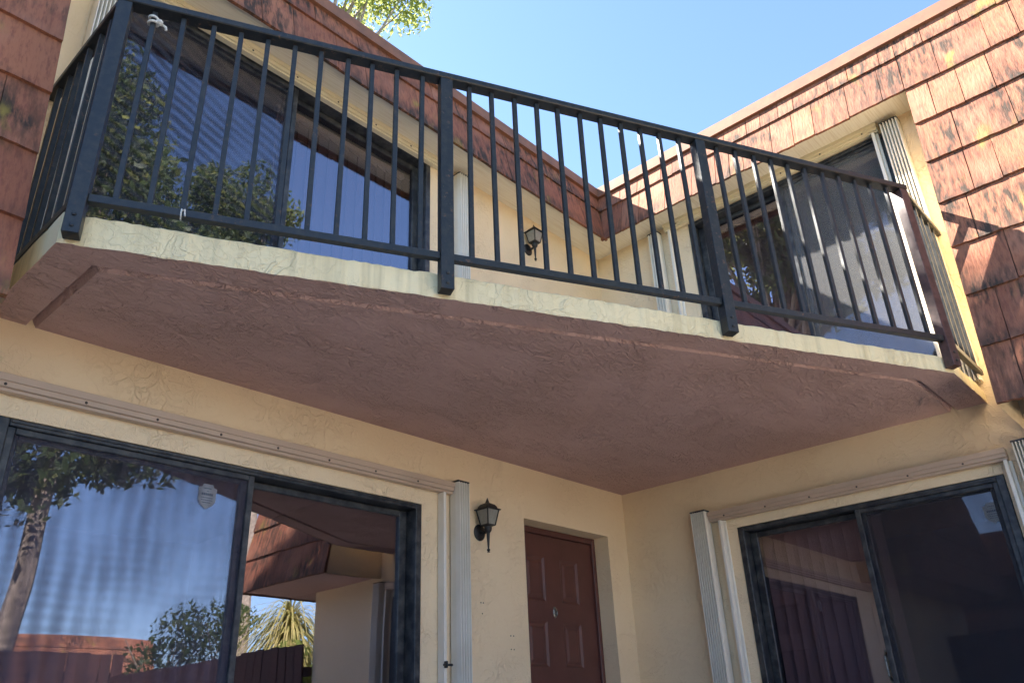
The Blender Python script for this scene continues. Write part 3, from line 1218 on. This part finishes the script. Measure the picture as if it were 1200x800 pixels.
# ------------------------------------------------------------------ trees and plants
def leaves(b, centre, rad, n, size, rgn, flat=0.75):
    for _ in range(n):
        while True:
            p = Vector((rgn.uniform(-1, 1), rgn.uniform(-1, 1), rgn.uniform(-1, 1)))
            if p.length <= 1:
                break
        p = Vector(centre) + Vector((p.x * rad, p.y * rad, p.z * rad * flat))
        s = size * rgn.choice((.55, .75, .9, 1.1, 1.45)) * rgn.uniform(.85, 1.15)
        a = Vector((rgn.gauss(0, 1), rgn.gauss(0, 1), rgn.gauss(0, .7))).normalized()
        c = a.orthogonal().normalized()
        c = Matrix.Rotation(rgn.uniform(0, 6.28), 3, a) @ c
        d = a.cross(c) * .42
        k = len(b.v)
        b.v += [tuple(p - c * s * .5), tuple(p + d * s * .5), tuple(p + c * s * .55), tuple(p - d * s * .5)]
        b.f.append((k, k + 1, k + 2, k + 3))
        b.mi.append(0)


def tree(loc, label, trunk, crown_c, crown_r, nclump, nleaf, size, mat, seed, rad0=.2, clump_r=.8, extra=(), group="trees round the courtyard"):
    """trunk: list of points relative to loc"""
    r_ = random.Random(seed)
    e = empty("broadleaf_tree", loc)
    tag(e, label, "tree", group)
    b = MB()
    n = len(trunk)
    b.tube(trunk, [rad0 * (1 - .55 * i / (n - 1)) for i in range(n)], 10)
    tip = Vector(trunk[-1])
    cc = Vector(crown_c)
    clumps = []
    for i in range(nclump):
        while True:
            p = Vector((r_.uniform(-1, 1), r_.uniform(-1, 1), r_.uniform(-1, 1)))
            if .25 < p.length <= 1:
                break
        p = cc + Vector((p.x * crown_r[0], p.y * crown_r[1], p.z * crown_r[2]))
        clumps.append(p)
        if i % 2 == 0:
            m_ = (tip + p) / 2 + Vector((r_.uniform(-.3, .3), r_.uniform(-.3, .3), r_.uniform(-.4, .1)))
            base = Vector(trunk[-2]).lerp(tip, r_.random())
            b.tube([base, base.lerp(m_, .5) + Vector((0, 0, .15)), m_, p], [rad0 * .30, rad0 * .22, rad0 * .14, rad0 * .05], 6)
    clumps += [Vector(p) for p in extra]
    b.build("trunk", 'bark', e)
    b = MB()
    for p in clumps:
        leaves(b, p, clump_r * r_.uniform(.6, 1.2), nleaf, size, r_)
    me = bpy.data.meshes.new("crown")
    me.from_pydata(b.v, [], b.f)
    me.materials.append(M[mat])
    o = bpy.data.objects.new("crown", me)
    COL.objects.link(o)
    o.parent = e
    return e


# big tree behind the rear fence: trunk and canopy show in the left-hand glass
tree((-1.25, -9.3, 0), "tall bare trunked tree behind the rear fence, mirrored in the lower left glass",
     [(0, 0, 0), (-.02, 0, 1.6), (.10, 0, 3.0), (.16, 0, 4.4), (.05, 0, 6.0), (-.15, 0, 8.0)], (-.9, -.2, 9.0), (2.0, 2.0, 4.2), 120, 280, .17, 'leaf', 11, .185, .75,
     [(-.1, 0, 4.75), (.5, .2, 4.95), (1.05, .1, 5.15), (1.5, 0, 5.05), (-.7, 0, 4.5), (-1.2, .1, 4.3), (-.4, .3, 5.3), (.7, -.2, 5.6), (-1.0, 0, 5.2), (1.6, 0, 5.8), (-.9, 0, 3.9), (-.3, .2, 4.3), (.15, -.2, 4.5), (.9, .1, 4.75), (-1.6, 0, 4.0), (-1.5, .2, 4.8)])
tree((4.95, -14.0, 0), "second tall tree behind the rear fence, mirrored in the upper left glass",
     [(0, 0, 0), (.1, 0, 3), (.0, 0, 6), (.1, 0, 9)], (-1.35, 0, 13.2), (1.5, 1.6, 2.2), 60, 260, .17, 'leaf', 12, .2, .7)
tree((-11.5, 3.0, 0), "tree beyond the left wing, mirrored in the upper right glass",
     [(0, 0, 0), (.1, 0, 3), (.0, 0, 6), (.1, .2, 8.5)], (0, -1.2, 12.3), (2.4, 3.2, 3.2), 150, 260, .20, 'leaf', 13, .2, .7)
# bright tree seen directly above the left roof edge
tree((1.2, 8.4, 0), "bright yellow green leafy tree rising behind the left roof edge against the sky",
     [(0, 0, 0), (0, -.4, 5), (-.1, -1.2, 9), (-.2, -1.9, 12.2)], (-.5, -1.8, 15.5), (2.4, 2.4, 2.2), 75, 230, .13, 'leaf_bright', 14, .2, .55)


tree((-4.2, 8.2, 0), "tree behind the left wing that throws dappled shade on the right hand shingles",
     [(0, 0, 0), (0, -.3, 5), (-.1, -.9, 9), (-.1, -1.8, 11)], (-.30, -2.75, 11.1), (.6, .5, .45), 7, 130, .15, 'leaf', 15, .16, .32)


def shrub(loc, label, r, h, mat, seed, n=14, nl=150, size=.09):
    r_ = random.Random(seed)
    e = empty("leafy_shrub", loc)
    tag(e, label, "shrub", "shrubs behind the fences")
    b = MB()
    for k in range(5):
        b.tube([(0, 0, 0), (r_.uniform(-.3, .3) * r, r_.uniform(-.3, .3) * r, h * .5), (r_.uniform(-.7, .7) * r, r_.uniform(-.7, .7) * r, h * .85)], [.03, .02, .008], 6)
    b.build("stem", 'bark', e)
    b = MB()
    for i in range(n):
        p = (r_.uniform(-1, 1) * r * .7, r_.uniform(-1, 1) * r * .7, h * r_.uniform(.45, .95))
        leaves(b, p, r * .42, nl, size, r_)
    me = bpy.data.meshes.new("foliage")
    me.from_pydata(b.v, [], b.f)
    me.materials.append(M[mat])
    o = bpy.data.objects.new("foliage", me)
    COL.objects.link(o)
    o.parent = e


shrub((1.0, -9.2, 0), "dark green shrub behind the rear fence near its corner", .8, 2.75, 'leaf', 21)
shrub((1.9, -9.2, 0), "taller dark green shrub next to the shaggy palm", .85, 3.0, 'leaf', 22)
shrub((2.3, -7.4, 0), "light green shrub at the foot of the shaggy palm", .6, 2.2, 'leaf_bright', 23)


def palm(loc, label, h, seed):
    r_ = random.Random(seed)
    e = empty("palm_tree", loc)
    tag(e, label, "palm")
    b = MB()
    b.tube([(0, 0, 0), (.05, 0, h * .5), (0, 0, h)], [.16, .13, .12], 10)
    b.build("trunk", 'bark', e)
    b = MB()
    for k in range(1000):
        a = r_.uniform(0, 2 * math.pi)
        el = r_.uniform(-1.2, 1.1)
        L = r_.uniform(.8, 1.5)
        d = Vector((math.cos(a), math.sin(a), 0))
        p0 = Vector((0, 0, h + r_.uniform(-.9, .2)))
        prev = None
        side = Vector((-d.y, d.x, 0))
        for s in range(5):
            f = s / 4
            p = p0 + d * (L * f * math.cos(el * (1 - f * .3))) + Vector((0, 0, L * (f * math.sin(el) - 1.0 * f * f)))
            wd = .018 * (1 - f * .85)
            cur = (p - side * wd, p + side * wd)
            if prev:
                b.quad(prev[0], prev[1], cur[1], cur[0])
            prev = cur
    me = bpy.data.meshes.new("frond")
    me.from_pydata(b.v, [], b.f)
    me.materials.append(M['leaf_dry'])
    o = bpy.data.objects.new("crown", me)
    COL.objects.link(o)
    o.parent = e


palm((2.45, -8.0, 0), "shaggy straw coloured palm beyond the fence, mirrored between the shingled wing and the fence", 2.55, 31)


# ------------------------------------------------------------------ neighbouring houses
def neighbour(loc, rz, L, label, ztop, zbot, low):
    """local x along the front, -y towards the courtyard"""
    e = empty("neighbour_house", loc, rz)
    tag(e, label, "house", "neighbouring houses with shingled roofs")
    b = MB()
    b.box(0, L, .35, 5, 0, ztop - .05)
    b.build("wall", 'fence', e)
    b = MB()
    b.prism([(-.05, .0, zbot), (-.05, .22, ztop), (-.05, 5.1, ztop), (-.05, 5.1, zbot)], (L + .1, 0, 0))
    rf = b.build("roof", 'cap', e)
    rg = random.Random(int(L * 7))
    z = zbot
    rows = int(round((ztop - zbot) / .25))
    hh = (ztop - zbot) / rows
    for i in range(rows):
        s = -.05
        f0, f1 = i / rows * .22, (i + 1) / rows * .22
        while s < L + .03:
            wd = min(rg.uniform(.18, .36), L + .05 - s)
            o = bpy.data.objects.new("shingle", rg.choice(SHM)); COL.objects.link(o); o.parent = rf
            up = Vector((0, f1 - f0, hh)); ln = up.length; up.normalize()
            nr = Vector((0, -up.z, up.y))
            m = Matrix((Vector((wd - .004, 0, 0)), up * (ln + .02), nr * .022)).transposed().to_4x4()
            m.translation = (s, f0 - .003, z)
            o.matrix_local = m
            s += wd
        z += hh
    if low:
        b = MB()
        b.prism([(0, -.30, low[0]), (0, .0, low[1]), (0, .34, low[1]), (0, .34, low[0])], (L, 0, 0))
        b.build("porch_roof", 'cap', e)
    return e


neighbour((5.75, -20.0, 0), math.pi, 14.0, "low house with a red shingled roof showing just over the rear fence", 3.56, 2.70, None)
neighbour((-8.6, -5.0, 0), math.pi / 2, 6.6, "neighbouring house with shingled roof beyond the far courtyard fence", 3.28, 2.62, (1.86, 2.14))
